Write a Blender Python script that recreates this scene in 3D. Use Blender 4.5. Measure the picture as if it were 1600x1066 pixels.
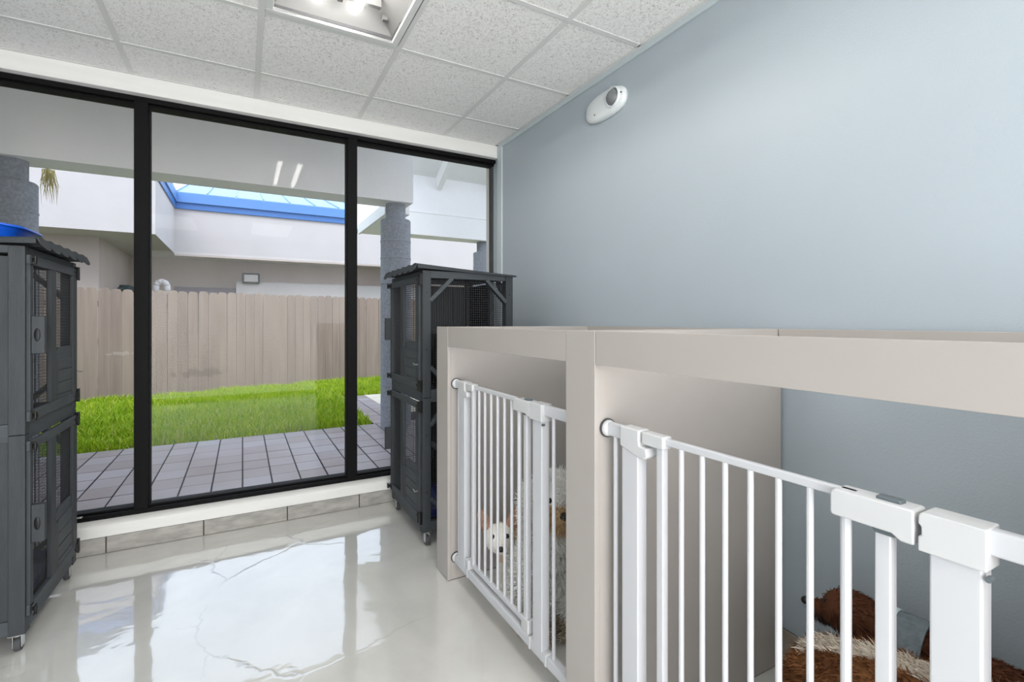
import bpy, bmesh, math, random
import numpy as np
from mathutils import Vector, Matrix, Euler
random.seed(7); RNG = np.random.default_rng(7)
for o in list(bpy.data.objects): bpy.data.objects.remove(o)
S = bpy.context.scene; C = S.collection; PI = math.pi

# ---------------------------------------------------------------- camera, world, light, exposure
YAW = 0.5052; CAM_H = 1.26
cam = bpy.data.objects.new('camera', bpy.data.cameras.new('camera')); C.objects.link(cam)
cam.location = (0, 0, CAM_H); cam.rotation_euler = (PI/2, 0, -YAW)
cam.data.sensor_width = 36.0; cam.data.lens = 761.2/1600*36; cam.data.shift_y = -0.01935
cam.data.clip_start = 0.02; S.camera = cam
S.view_settings.view_transform = 'Standard'; S.view_settings.look = 'None'
S.view_settings.gamma = 1; S.view_settings.use_curve_mapping = False
S.view_settings.exposure = 0.80
SKY = 1.38; SUN = 1.0; TUBE = 28.0; PANEL = 3.5; BACK = 84
w = bpy.data.worlds.new('overcast_sky'); S.world = w; w.use_nodes = True
nt = w.node_tree; bg = nt.nodes['Background']
tc = nt.nodes.new('ShaderNodeTexCoord'); sx = nt.nodes.new('ShaderNodeSeparateXYZ')
rp = nt.nodes.new('ShaderNodeValToRGB')
nt.links.new(tc.outputs['Generated'], sx.inputs[0]); nt.links.new(sx.outputs['Z'], rp.inputs[0])
nt.links.new(rp.outputs[0], bg.inputs[0]); bg.inputs[1].default_value = SKY
rp.color_ramp.elements[0].color = (0.80, 0.87, 0.97, 1); rp.color_ramp.elements[0].position = 0.0
rp.color_ramp.elements[1].color = (0.62, 0.78, 1.0, 1); rp.color_ramp.elements[1].position = 0.9
sl = bpy.data.lights.new('hazy_sun', 'SUN'); sl.energy = SUN; sl.angle = 0.6; sl.color = (1, 0.96, 0.9)
so = bpy.data.objects.new('hazy_sun', sl); C.objects.link(so); so.rotation_euler = (math.radians(38), math.radians(-14), 0)

# unseen area lamp added behind the viewer to brighten the room
al = bpy.data.lights.new('back_fill_light', 'AREA'); al.shape = 'RECTANGLE'; al.size = 3.06; al.size_y = 2.3; al.energy = BACK; al.color = (1, .985, .97)
ao = bpy.data.objects.new('back_fill_light', al); C.objects.link(ao); ao.location = (.19, -2.27, 1.2); ao.rotation_euler = (PI/2, 0, 0)

# ---------------------------------------------------------------- materials
def mat(name, col, rough=0.5, metal=0.0, var=0.0, vscale=8.0, bump=0.0, bscale=60.0, coat=0.0, spec=0.5, stretch=None, emit=None, estr=0):
    m = bpy.data.materials.new(name); m.use_nodes = True; n = m.node_tree.nodes; l = m.node_tree.links
    b = n['Principled BSDF']
    b.inputs['Base Color'].default_value = (*col, 1); b.inputs['Roughness'].default_value = rough
    b.inputs['Metallic'].default_value = metal; b.inputs['Coat Weight'].default_value = coat
    b.inputs['Specular IOR Level'].default_value = spec
    if emit: b.inputs['Emission Color'].default_value = (*emit, 1); b.inputs['Emission Strength'].default_value = estr
    if var or bump:
        t = n.new('ShaderNodeTexCoord'); mp = n.new('ShaderNodeMapping'); l.new(t.outputs['Object'], mp.inputs[0])
        if stretch: mp.inputs['Scale'].default_value = stretch
    if var:
        nz = n.new('ShaderNodeTexNoise'); nz.inputs['Scale'].default_value = vscale; nz.inputs['Detail'].default_value = 6
        l.new(mp.outputs[0], nz.inputs['Vector'])
        r = n.new('ShaderNodeValToRGB'); r.color_ramp.elements[0].position = .3; r.color_ramp.elements[1].position = .7
        r.color_ramp.elements[0].color = (*[c*(1-var) for c in col], 1); r.color_ramp.elements[1].color = (*[min(1, c*(1+var)) for c in col], 1)
        l.new(nz.outputs[0], r.inputs[0]); l.new(r.outputs[0], b.inputs['Base Color'])
    if bump:
        nb = n.new('ShaderNodeTexNoise'); nb.inputs['Scale'].default_value = bscale; nb.inputs['Detail'].default_value = 4
        l.new(mp.outputs[0], nb.inputs['Vector'])
        bp = n.new('ShaderNodeBump'); bp.inputs['Strength'].default_value = bump; bp.inputs['Distance'].default_value = 0.01
        l.new(nb.outputs[0], bp.inputs['Height']); l.new(bp.outputs[0], b.inputs['Normal'])
    return m
def lin(r, g, b):
    f = lambda v: ((v/255+.055)/1.055)**2.4 if v > 10 else v/255/12.92
    return (f(r), f(g), f(b))
M = {}
M['wall'] = mat('pale_blue_paint', lin(174, 184, 191), .45, var=.012, vscale=3, bump=.12, bscale=140)
M['white'] = mat('white_wall_paint', lin(226, 224, 219), .6, var=.02, vscale=4, bump=.1, bscale=90)
M['header'] = mat('white_header_paint', lin(232, 231, 227), .5, var=.03, vscale=6, stretch=(.5, 4, 4), bump=.06, bscale=50)
M['grid'] = mat('white_grid_metal', lin(222, 222, 220), .4)
M['kennel'] = mat('beige_laminate', lin(176, 169, 163), .42, var=.02, vscale=5)
M['gate'] = mat('white_enamel', lin(202, 202, 205), .28)
M['gate_plastic'] = mat('white_plastic', lin(204, 204, 204), .38)
M['slider'] = mat('grey_plastic', lin(96, 104, 108), .5)
M['rubber'] = mat('dark_rubber', lin(70, 70, 72), .7)
M['black'] = mat('black_frame', lin(9, 9, 10), .6, spec=.15)
M['wood'] = mat('grey_stained_wood', lin(48, 52, 55), .6, var=.16, vscale=7, stretch=(6, 6, .7), bump=.15, bscale=60)
M['wood_h'] = mat('grey_stained_board', lin(62, 67, 71), .6, var=.16, vscale=7, stretch=(1, .8, 9), bump=.15, bscale=60)
M['wood_dark'] = mat('dark_stained_board', lin(24, 26, 28), .75, spec=.2, var=.15, vscale=7, stretch=(6, 6, .7))
M['felt'] = mat('dark_roof_felt', lin(54, 58, 61), .8, var=.12, vscale=60, bump=.3, bscale=300)
M['wire'] = mat('galvanised_wire', lin(46, 48, 50), .6)
M['hinge'] = mat('black_hinge_metal', lin(22, 22, 23), .4, metal=.5)
M['zinc'] = mat('zinc_metal', lin(190, 190, 188), .3, metal=.9)
M['blue_mat'] = mat('blue_tray_plastic', lin(38, 52, 128), .5)
M['blue_plastic'] = mat('bright_blue_plastic', lin(20, 92, 214), .3)
M['tube'] = mat('lit_tube', (.9, .9, .9), .3, emit=(1, .97, .92), estr=TUBE)
M['panel'] = mat('added_fill_diffuser', (.9, .9, .9), .4, emit=(1, .98, .95), estr=PANEL)  # glow of the two added ceiling fill lights
M['lamp_white'] = mat('white_fixture_enamel', lin(226, 226, 224), .35)
M['pan'] = mat('darkened_reflector_enamel', lin(106, 106, 105), .4)  # white enamel darkened in colour to offset the glare of the tubes
M['trim_paint'] = mat('pale_trim_paint', lin(196, 205, 209), .45)
M['lens'] = mat('grey_lamp_lens', lin(122, 124, 126), .2)
M['em_white'] = mat('white_moulded_plastic', lin(226, 230, 231), .35)
M['seam'] = mat('dark_gap', lin(70, 64, 58), .8)
M['stucco'] = mat('white_stucco', lin(198, 191, 190), .85, var=.03, vscale=2, bump=.4, bscale=60)
M['stucco_pink'] = mat('beige_stucco', lin(186, 172, 165), .9, var=.04, vscale=2, bump=.4, bscale=60)
M['beam'] = mat('beam_stucco', lin(248, 246, 246), .85, var=.02, vscale=1.5, bump=.3, bscale=80)
M['plank'] = mat('white_painted_plank', lin(240, 240, 238), .6, var=.02)
M['col'] = mat('grey_rough_column', lin(150, 154, 163), .9, var=.18, vscale=40, bump=.6, bscale=120)
M['fascia'] = mat('blue_metal_fascia', lin(92, 138, 200), .4, var=.03)
M['fascia_d'] = mat('blue_metal_gutter', lin(66, 114, 180), .4, var=.03)
M['roofblue'] = mat('pale_blue_roof_metal', lin(120, 158, 186), .35, var=.03)
M['dark_window'] = mat('dark_window_grey', lin(120, 112, 120), .3)
M['greenbox'] = mat('dark_green_plastic', lin(66, 82, 82), .5)
M['frond'] = mat('dried_palm', lin(188, 178, 120), .8, var=.2, vscale=30)
M['concrete'] = mat('pale_concrete', lin(218, 206, 186), .85, var=.06, vscale=3, bump=.3, bscale=50)
M['soil'] = mat('soil', lin(104, 112, 62), .95, var=.2, vscale=5)
M['grout'] = mat('dark_paver_grout', lin(52, 46, 48), .9, var=.1, vscale=20)
M['slab'] = mat('roof_slab', lin(200, 200, 198), .8)
M['eye'] = mat('dark_eye', lin(16, 12, 10), .1)
M['nose'] = mat('dark_nose', lin(24, 18, 18), .35)
M['harness'] = mat('grey_blue_webbing', lin(110, 120, 126), .8, var=.2, vscale=60, bump=.3, bscale=300)
M['harness_trim'] = mat('pale_harness_band', lin(205, 220, 226), .4)

def ceil_tile_mat():
    m = mat('fissured_ceiling_tile', lin(240, 238, 234), .9); n = m.node_tree.nodes; l = m.node_tree.links; b = n['Principled BSDF']
    t = n.new('ShaderNodeNewGeometry')
    a = n.new('ShaderNodeTexNoise'); a.inputs['Scale'].default_value = 90; a.inputs['Detail'].default_value = 5; a.inputs['Roughness'].default_value = .75; a.inputs['Distortion'].default_value = 1.5
    l.new(t.outputs['Position'], a.inputs['Vector'])
    r = n.new('ShaderNodeValToRGB'); e = r.color_ramp.elements
    e[0].position = .36; e[0].color = (*lin(192, 187, 180), 1); e[1].position = .47; e[1].color = (*lin(250, 249, 247), 1)
    l.new(a.outputs[0], r.inputs[0]); l.new(r.outputs[0], b.inputs['Base Color'])
    bp = n.new('ShaderNodeBump'); bp.inputs['Strength'].default_value = .5; bp.inputs['Distance'].default_value = .006
    l.new(r.outputs[0], bp.inputs['Height']); l.new(bp.outputs[0], b.inputs['Normal'])
    return m
M['ctile'] = ceil_tile_mat()

def floor_mat():
    m = mat('grey_epoxy', lin(212, 210, 204), .06, spec=.6, coat=.6); n = m.node_tree.nodes; l = m.node_tree.links; b = n['Principled BSDF']
    b.inputs['Coat Roughness'].default_value = .008; b.inputs['Roughness'].default_value = .10; b.inputs['Coat Weight'].default_value = 1.0; b.inputs['Coat IOR'].default_value = 1.6
    t = n.new('ShaderNodeNewGeometry')
    # broad colour swirl of the poured coat
    a = n.new('ShaderNodeTexNoise'); a.inputs['Scale'].default_value = 2.2; a.inputs['Detail'].default_value = 7; a.inputs['Distortion'].default_value = 1.2
    l.new(t.outputs['Position'], a.inputs['Vector'])
    r = n.new('ShaderNodeValToRGB'); e = r.color_ramp.elements
    e[0].position = .3; e[0].color = (*lin(204, 202, 196), 1); e[1].position = .7; e[1].color = (*lin(218, 216, 210), 1)
    l.new(a.outputs[0], r.inputs[0])
    # a few thin wandering cracks under the coat
    mp = n.new('ShaderNodeMapping'); mp.inputs['Scale'].default_value = (1, 1, 0); mp.inputs['Rotation'].default_value = (0, 0, .5)
    l.new(t.outputs['Position'], mp.inputs[0])
    d = n.new('ShaderNodeTexNoise'); d.inputs['Scale'].default_value = 5; d.inputs['Detail'].default_value = 4
    l.new(mp.outputs[0], d.inputs['Vector'])
    mx = n.new('ShaderNodeMixRGB'); mx.inputs[0].default_value = .16; l.new(mp.outputs[0], mx.inputs[1]); l.new(d.outputs['Color'], mx.inputs[2])
    v = n.new('ShaderNodeTexVoronoi'); v.feature = 'DISTANCE_TO_EDGE'; v.inputs['Scale'].default_value = 1.55
    l.new(mx.outputs[0], v.inputs['Vector'])
    vr = n.new('ShaderNodeValToRGB'); ve = vr.color_ramp.elements
    ve[0].position = 0; ve[0].color = (1, 1, 1, 1); ve[1].position = .011; ve[1].color = (0, 0, 0, 1)
    l.new(v.outputs[0], vr.inputs[0])
    k = n.new('ShaderNodeTexNoise'); k.inputs['Scale'].default_value = 1.3; l.new(mp.outputs[0], k.inputs['Vector'])
    kr = n.new('ShaderNodeValToRGB'); kr.color_ramp.elements[0].position = .5; kr.color_ramp.elements[1].position = .62; l.new(k.outputs[0], kr.inputs[0])
    ml = n.new('ShaderNodeMath'); ml.operation = 'MULTIPLY'; l.new(vr.outputs[0], ml.inputs[0]); l.new(kr.outputs[0], ml.inputs[1])
    ml2 = n.new('ShaderNodeMath'); ml2.operation = 'MULTIPLY'; l.new(ml.outputs[0], ml2.inputs[0]); ml2.inputs[1].default_value = .55
    cm = n.new('ShaderNodeMixRGB'); l.new(ml2.outputs[0], cm.inputs[0]); l.new(r.outputs[0], cm.inputs[1]); cm.inputs[2].default_value = (*lin(150, 148, 143), 1)
    l.new(cm.outputs[0], b.inputs['Base Color'])
    # waves in the coat
    wv = n.new('ShaderNodeTexNoise'); wv.inputs['Scale'].default_value = 3.2; wv.inputs['Detail'].default_value = 3; wv.inputs['Distortion'].default_value = .8
    l.new(t.outputs['Position'], wv.inputs['Vector'])
    ad = n.new('ShaderNodeMath'); ad.operation = 'SUBTRACT'; l.new(wv.outputs[0], ad.inputs[0]); 
    m3 = n.new('ShaderNodeMath'); m3.operation = 'MULTIPLY'; m3.inputs[1].default_value = .25; l.new(ml.outputs[0], m3.inputs[0]); l.new(m3.outputs[0], ad.inputs[1])
    bp = n.new('ShaderNodeBump'); bp.inputs['Strength'].default_value = .22; bp.inputs['Distance'].default_value = .012
    l.new(ad.outputs[0], bp.inputs['Height']); l.new(bp.outputs[0], b.inputs['Coat Normal']); l.new(bp.outputs[0], b.inputs['Normal'])
    return m
M['floor'] = floor_mat()

def curb_tile_mat():
    return mat('grey_stone_tile', lin(160, 157, 150), .5, var=.22, vscale=14, stretch=(.8, 1, 2.2), bump=.15, bscale=60)
M['ctl'] = curb_tile_mat()
M['tan_tile'] = mat('tan_stone_tile', lin(158, 146, 130), .5, var=.25, vscale=22, bump=.2, bscale=80)

def glass_mat():
    m = bpy.data.materials.new('window_glass'); m.use_nodes = True; n = m.node_tree.nodes; l = m.node_tree.links
    n.remove(n['Principled BSDF']); o = n['Material Output']
    tr = n.new('ShaderNodeBsdfTransparent'); tr.inputs[0].default_value = (.99, .99, .99, 1)
    gl = n.new('ShaderNodeBsdfGlossy'); gl.inputs['Roughness'].default_value = 0.0
    fr = n.new('ShaderNodeFresnel'); fr.inputs[0].default_value = 1.17
    mx = n.new('ShaderNodeMixShader'); l.new(fr.outputs[0], mx.inputs[0]); l.new(tr.outputs[0], mx.inputs[1]); l.new(gl.outputs[0], mx.inputs[2]); l.new(mx.outputs[0], o.inputs[0])
    return m
M['glass'] = glass_mat()

def paver_mat():
    m = mat('plum_brown_paver', lin(140, 130, 132), .33, bump=.15, bscale=80); n = m.node_tree.nodes; l = m.node_tree.links; b = n['Principled BSDF']
    oi = n.new('ShaderNodeObjectInfo'); t = n.new('ShaderNodeNewGeometry'); z = n.new('ShaderNodeTexNoise'); z.inputs['Scale'].default_value = 1.1; z.inputs['Detail'].default_value = 5
    l.new(t.outputs['Position'], z.inputs['Vector'])
    a = n.new('ShaderNodeMath'); a.operation = 'MULTIPLY_ADD'; a.inputs[1].default_value = .3; l.new(oi.outputs['Random'], a.inputs[0]); l.new(z.outputs[0], a.inputs[2])
    r = n.new('ShaderNodeValToRGB'); e = r.color_ramp.elements
    e[0].position = .35; e[0].color = (*lin(150, 132, 130), 1); e[1].position = .85; e[1].color = (*lin(178, 171, 176), 1)
    l.new(a.outputs[0], r.inputs[0]); l.new(r.outputs[0], b.inputs['Base Color'])
    return m
M['paver'] = paver_mat()

def fence_mat():
    m = mat('weathered_fence_wood', lin(176, 156, 136), .85, bump=.2, bscale=40, stretch=(6, 6, .6)); n = m.node_tree.nodes; l = m.node_tree.links; b = n['Principled BSDF']
    oi = n.new('ShaderNodeObjectInfo'); t = n.new('ShaderNodeNewGeometry')
    mp = n.new('ShaderNodeMapping'); mp.inputs['Scale'].default_value = (8, 8, .5); l.new(t.outputs['Position'], mp.inputs[0])
    z = n.new('ShaderNodeTexNoise'); z.inputs['Scale'].default_value = 2; z.inputs['Detail'].default_value = 6; l.new(mp.outputs[0], z.inputs['Vector'])
    a = n.new('ShaderNodeMath'); a.operation = 'MULTIPLY_ADD'; a.inputs[1].default_value = .35; l.new(oi.outputs['Random'], a.inputs[0]); l.new(z.outputs[0], a.inputs[2])
    r = n.new('ShaderNodeValToRGB'); e = r.color_ramp.elements
    e[0].position = .3; e[0].color = (*lin(136, 119, 110), 1); e[1].position = 1; e[1].color = (*lin(164, 146, 133), 1)
    l.new(a.outputs[0], r.inputs[0])
    # one damp dark stain low on the middle boards and a pale scuff on the left boards, both in world position
    def blob(cx, cz, sx_, sz_, ns):
        d = n.new('ShaderNodeVectorMath'); d.operation = 'SUBTRACT'; l.new(t.outputs['Position'], d.inputs[0]); d.inputs[1].default_value = (cx, 0, cz)
        mm = n.new('ShaderNodeVectorMath'); mm.operation = 'MULTIPLY'; l.new(d.outputs[0], mm.inputs[0]); mm.inputs[1].default_value = (1/sx_, 0, 1/sz_)
        ln = n.new('ShaderNodeVectorMath'); ln.operation = 'LENGTH'; l.new(mm.outputs[0], ln.inputs[0])
        nz = n.new('ShaderNodeTexNoise'); nz.inputs['Scale'].default_value = ns; nz.inputs['Detail'].default_value = 4; l.new(t.outputs['Position'], nz.inputs['Vector'])
        s = n.new('ShaderNodeMath'); s.operation = 'MULTIPLY_ADD'; l.new(nz.outputs[0], s.inputs[0]); s.inputs[1].default_value = -3.2; s.inputs[2].default_value = 2.5
        q = n.new('ShaderNodeMath'); q.operation = 'LESS_THAN'; l.new(ln.outputs['Value'], q.inputs[0]); l.new(s.outputs[0], q.inputs[1])
        return q
    q1 = blob(-.66, .34, .36, .07, 9); q2 = blob(-1.70, .74, .17, .03, 20)
    m1 = n.new('ShaderNodeMixRGB'); m1.inputs[2].default_value = (*lin(108, 96, 88), 1)
    f1 = n.new('ShaderNodeMath'); f1.operation = 'MULTIPLY'; f1.inputs[1].default_value = .5; l.new(q1.outputs[0], f1.inputs[0])
    l.new(f1.outputs[0], m1.inputs[0]); l.new(r.outputs[0], m1.inputs[1])
    m2 = n.new('ShaderNodeMixRGB'); m2.inputs[2].default_value = (*lin(200, 190, 180), 1); f2 = n.new('ShaderNodeMath'); f2.operation = 'MULTIPLY'; f2.inputs[1].default_value = .3; l.new(q2.outputs[0], f2.inputs[0]); l.new(f2.outputs[0], m2.inputs[0]); l.new(m1.outputs[0], m2.inputs[1])
    l.new(m2.outputs[0], b.inputs['Base Color'])
    return m
M['fence'] = fence_mat()

def attr_mat(name, rough=.8):
    m = mat(name, (.5, .5, .5), rough); n = m.node_tree.nodes; l = m.node_tree.links
    a = n.new('ShaderNodeVertexColor'); a.layer_name = 'coat'; l.new(a.outputs[0], n['Principled BSDF'].inputs['Base Color'])
    n['Principled BSDF'].inputs['Specular IOR Level'].default_value = .25
    return m
M['coat'] = attr_mat('dog_coat'); M['grass'] = attr_mat('grass_blades', .7)

# ---------------------------------------------------------------- helpers
class MB:
    def __init__(s): s.v = []; s.f = []
    def add(s, vs, fs):
        k = len(s.v); s.v += [tuple(v) for v in vs]; s.f += [tuple(i+k for i in f) for f in fs]; return s
    def box(s, x0, x1, y0, y1, z0, z1):
        x0, x1 = sorted((x0, x1)); y0, y1 = sorted((y0, y1)); z0, z1 = sorted((z0, z1))
        return s.add([(x0,y0,z0),(x1,y0,z0),(x1,y1,z0),(x0,y1,z0),(x0,y0,z1),(x1,y0,z1),(x1,y1,z1),(x0,y1,z1)],
              [(0,3,2,1),(4,5,6,7),(0,1,5,4),(1,2,6,5),(2,3,7,6),(3,0,4,7)])
    def rod(s, a, b, r0, r1=None, n=10, cap=True):
        a, b = Vector(a), Vector(b); r1 = r0 if r1 is None else r1
        d = (b-a).normalized(); u = d.orthogonal().normalized(); w_ = d.cross(u)
        vs = []
        for p, r in ((a, r0), (b, r1)):
            for i in range(n):
                t = 2*PI*i/n; vs.append(p+u*r*math.cos(t)+w_*r*math.sin(t))
        fs = [(i, (i+1) % n, n+(i+1) % n, n+i) for i in range(n)]
        if cap: fs += [tuple(range(n))[::-1], tuple(range(n, 2*n))]
        return s.add(vs, fs)
    def bar(s, a, b, wx, wz, up=(0, 0, 1)):          # square bar between two points
        a, b = Vector(a), Vector(b); d = (b-a).normalized(); up = Vector(up)
        x = d.cross(up).normalized(); z = x.cross(d).normalized(); vs = []
        for p in (a, b):
            for i, j in ((-1, -1), (1, -1), (1, 1), (-1, 1)): vs.append(p+x*wx/2*i+z*wz/2*j)
        return s.add(vs, [(0,3,2,1),(4,5,6,7),(0,1,5,4),(1,2,6,5),(2,3,7,6),(3,0,4,7)])
    def lathe(s, prof, n=32, o=(0, 0, 0), axis='z'):
        vs = []; fs = []; m = len(prof)
        for i in range(n):
            t = 2*PI*i/n
            for r, h in prof:
                p = (r*math.cos(t), r*math.sin(t), h)
                if axis == 'y': p = (p[0], p[2], p[1])
                if axis == 'x': p = (p[2], p[0], p[1])
                vs.append((p[0]+o[0], p[1]+o[1], p[2]+o[2]))
        for i in range(n):
            for j in range(m-1):
                a, b = i*m+j, ((i+1) % n)*m+j; fs.append((a, b, b+1, a+1))
        return s.add(vs, fs)
    def prism(s, poly, axis, t0, t1):                # poly in the two other axes
        n = len(poly)
        def P(p, t): return {'x': (t, p[0], p[1]), 'y': (p[0], t, p[1]), 'z': (p[0], p[1], t)}[axis]
        vs = [P(p, t0) for p in poly]+[P(p, t1) for p in poly]
        return s.add(vs, [tuple(range(n))[::-1], tuple(range(n, 2*n))]+[(i, (i+1) % n, n+(i+1) % n, n+i) for i in range(n)])
    def sphere(s, c, r, n=12, m=8, R=None):
        r = (r, r, r) if not hasattr(r, '__len__') else r; vs = []; fs = []
        for i in range(m+1):
            a = PI*i/m
            for j in range(n):
                t = 2*PI*j/n; p = Vector((r[0]*math.sin(a)*math.cos(t), r[1]*math.sin(a)*math.sin(t), r[2]*math.cos(a)))
                if R: p = R @ p
                vs.append((p.x+c[0], p.y+c[1], p.z+c[2]))
        for i in range(m):
            for j in range(n): fs.append((i*n+j, (i+1)*n+j, (i+1)*n+(j+1) % n, i*n+(j+1) % n))
        return s.add(vs, fs)
    def build(s, name, material, parent=None, bevel=0, smooth=False, kind=None):
        me = bpy.data.meshes.new(name); me.from_pydata(s.v, [], s.f)
        bm = bmesh.new(); bm.from_mesh(me); bmesh.ops.remove_doubles(bm, verts=bm.verts, dist=1e-6); bmesh.ops.recalc_face_normals(bm, faces=bm.faces); bm.to_mesh(me); bm.free()
        me.materials.append(M[material] if isinstance(material, str) else material)
        return link(name, me, parent, bevel, smooth, kind)
def link(name, me, parent=None, bevel=0, smooth=False, kind=None):
    o = bpy.data.objects.new(name, me); C.objects.link(o)
    if parent: o.parent = parent
    if smooth: me.polygons.foreach_set('use_smooth', [True]*len(me.polygons))
    if bevel:
        b = o.modifiers.new('bevel', 'BEVEL'); b.width = bevel; b.segments = 2; b.limit_method = 'ANGLE'; b.angle_limit = .7
        me.polygons.foreach_set('use_smooth', [True]*len(me.polygons))
        wn = o.modifiers.new('wn', 'WEIGHTED_NORMAL'); wn.keep_sharp = False
    if kind: o['kind'] = kind
    return o
def box(name, material, x0, x1, y0, y1, z0, z1, parent=None, bevel=0, kind=None):
    return MB().box(x0, x1, y0, y1, z0, z1).build(name, material, parent, bevel, kind=kind)
def struct(o): o['kind'] = 'structure'; return o
def tag(o, label, cat, group=None):
    o['label'] = label; o['category'] = cat
    if group: o['group'] = group
    return o
def thing(name, label, cat, loc=(0, 0, 0), rz=0, group=None):
    o = bpy.data.objects.new(name, None); C.objects.link(o); o.location = loc; o.rotation_euler = (0, 0, rz); o.empty_display_size = .1
    return tag(o, label, cat, group)
def copy_tree(o, parent=None):
    c = o.copy(); C.objects.link(c)
    if parent: c.parent = parent
    for ch in list(o.children): copy_tree(ch, c)
    return c

# ---------------------------------------------------------------- room shell
XR, XL, YW, YB, ZC = 1.75, -1.50, 3.38, -2.30, 2.63
fl = struct(box('floor', 'floor', XL-.1, XR+.1, YB-.1, YW+.1, -.1, 0))
struct(box('wall_right', 'wall', XR, XR+.12, YB, YW+.12, 0, ZC+.2))
struct(box('wall_left', 'wall', XL-.12, XL, YB, YW+.12, 0, ZC+.2))
struct(MB().box(XL-.12, -1.36, YB-.12, YB, 0, ZC+.2).box(1.73, XR+.12, YB-.12, YB, 0, ZC+.2).box(-1.36, 1.73, YB-.12, YB, 2.42, ZC+.2).build('wall_back', 'wall'))
wf = struct(MB().box(-7, XL, YW+.12, YW+.22, -.1, 3.9).box(XR, 7, YW+.12, YW+.22, -.1, 3.9).box(XL, XR, YW+.12, YW+.22, 2.56, 3.9).build('wall_front', 'white'))
# curb below the glass: core, white sill, row of stone tiles
curb = struct(box('trim_1', 'white', XL, XR, YW+.012, YW+.16, 0, .09))
sill = MB(); sill.prism([(YW, .09), (YW+.16, .09), (YW+.16, .172), (YW+.055, .172), (YW+.012, .160), (YW, .148)], 'x', XL, XR)
sill.build('sill', 'header', curb, .003)
xs = [XL, -1.098, -.649, -.200, .248, .691, 1.14, 1.588, XR]
for a, b in zip(xs[:-1], xs[1:]): box('curb_tile', 'ctl', a+.003, b-.003, YW, YW+.012, .002, .089, curb, .0015)
box('grout', 'seam', XL, XR, YW+.006, YW+.0125, 0, .088, curb)
struct(box('trim_2', 'header', XL, XR, YW, YW+.16, 2.532, ZC, None, .003))          # white header above the glass
struct(box('trim_3', 'trim_paint', XR-.012, XR, YB, YW, 2.60, 2.63, None, .002))         # wall trim below the ceiling
struct(box('trim_4', 'trim_paint', XR-.014, XR, 3.31, YW, .15, 2.60, None, .002))        # corner strip
# tile baseboard along the right wall
bb = struct(box('baseboard_right', 'seam', XR-.008, XR, YB, YW, 0, .125))
y = YB
while y < YW-.05:
    y1 = min(y+.45, YW); box('baseboard_tile', 'tan_tile', XR-.014, XR-.008, y+.0015, y1-.0015, 0, .127, bb, .001); y = y1
# windows: three panes in one black storefront frame
def window(i, x0, x1, left, right):
    f0, f1 = YW+.05, YW+.15
    w_ = bpy.data.objects.new('window_%d' % i, None); C.objects.link(w_); w_['kind'] = 'structure'
    box('pane', 'glass', x0+left-.005, x1-right+.005, YW+.098, YW+.102, .192, 2.512, w_)
    MB().box(x0, x1, f0, f1, 2.505, 2.553).box(x0, x1, f0+.03, f1, 2.490, 2.505).build('head_bar', 'black', w_, .002)
    MB().box(x0, x1, f0, f1, .168, .196).box(x0, x1, f0+.03, f1, .196, .208).build('sill_bar', 'black', w_, .002)
    return w_
w1 = window(1, XL, -.503, .05, .032); w2 = window(2, -.503, .655, .032, .032); w3 = window(3, .655, XR, .032, .008)
box('mullion', 'black', XL, XL+.05, YW+.05, YW+.15, .196, 2.505, w1, .002)
MB().box(-.536, -.471, YW+.05, YW+.15, .196, 2.505).build('mullion', 'black', w1, .002)
MB().box(-.475, -.464, YW+.075, YW+.13, .205, 2.495).build('glazing_stop', 'black', w2, .001)
MB().box(.624, .687, YW+.05, YW+.15, .196, 2.505).build('mullion', 'black', w2, .002)
MB().box(.618, .626, YW+.075, YW+.13, .205, 2.495).build('glazing_stop', 'black', w2, .001)
MB().box(XR-.010, XR, YW+.09, YW+.15, .196, 2.505).build('jamb', 'rubber', w3, .001)

# unseen glazing added in the back wall, behind the viewer, for extra light
w4 = bpy.data.objects.new('window_4', None); C.objects.link(w4); w4['kind'] = 'structure'
for a, b in ((-1.36, -.33), (-.33, .70), (.70, 1.73)):
    box('pane', 'glass', a+.03, b-.03, YB-.063, YB-.057, .05, 2.37, w4)
    MB().box(a, a+.03, YB-.1, YB-.02, 0, 2.42).box(b-.03, b, YB-.1, YB-.02, 0, 2.42).box(a+.03, b-.03, YB-.1, YB-.02, 2.37, 2.42).box(a+.03, b-.03, YB-.1, YB-.02, 0, .05).build('frame', 'black', w4, .002)
struct(box('added_bounce_slab', 'concrete', -15, 15, -25, YB-.13, -.12, -.01))  # unseen pale slab added to bounce light in through the back glazing
# suspended ceiling: one board per cell, T bars between
cl = struct(box('ceiling', 'slab', XL-.1, XR+.1, YB-.1, YW+.2, ZC+.16, ZC+.2))
gx = [XL, -1.146, -.536, .074, .684, 1.294, XR-.012]
gy = [YW]+[3.022-.606*k for k in range(9)]+[YB]
def lamp_cell(i, j): return (i == 3 and j in (2, 3)) or (i in (1, 3) and j in (7, 8))
for i in range(6):
    for j in range(len(gy)-1):
        if lamp_cell(i, j): continue
        box('ceiling_tile', 'ctile', gx[i]+.009, gx[i+1]-.009, gy[j+1]+.009, gy[j]-.009, ZC, ZC+.015, cl)
for i in range(1, 6): MB().box(gx[i]-.0125, gx[i]+.0125, YB, YW, ZC-.0045, ZC-.001).box(gx[i]-.002, gx[i]+.002, YB, YW, ZC-.001, ZC+.03).build('grid_bar', 'grid', cl)
for j in range(1, len(gy)-1):
    for i in range(6):
        if (i, j) in ((3, 3), (1, 8), (3, 8)): continue
        MB().box(gx[i]+.0125, gx[i+1]-.0125, gy[j]-.0125, gy[j]+.0125, ZC-.004, ZC-.001).build('grid_bar', 'grid', cl)
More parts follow.
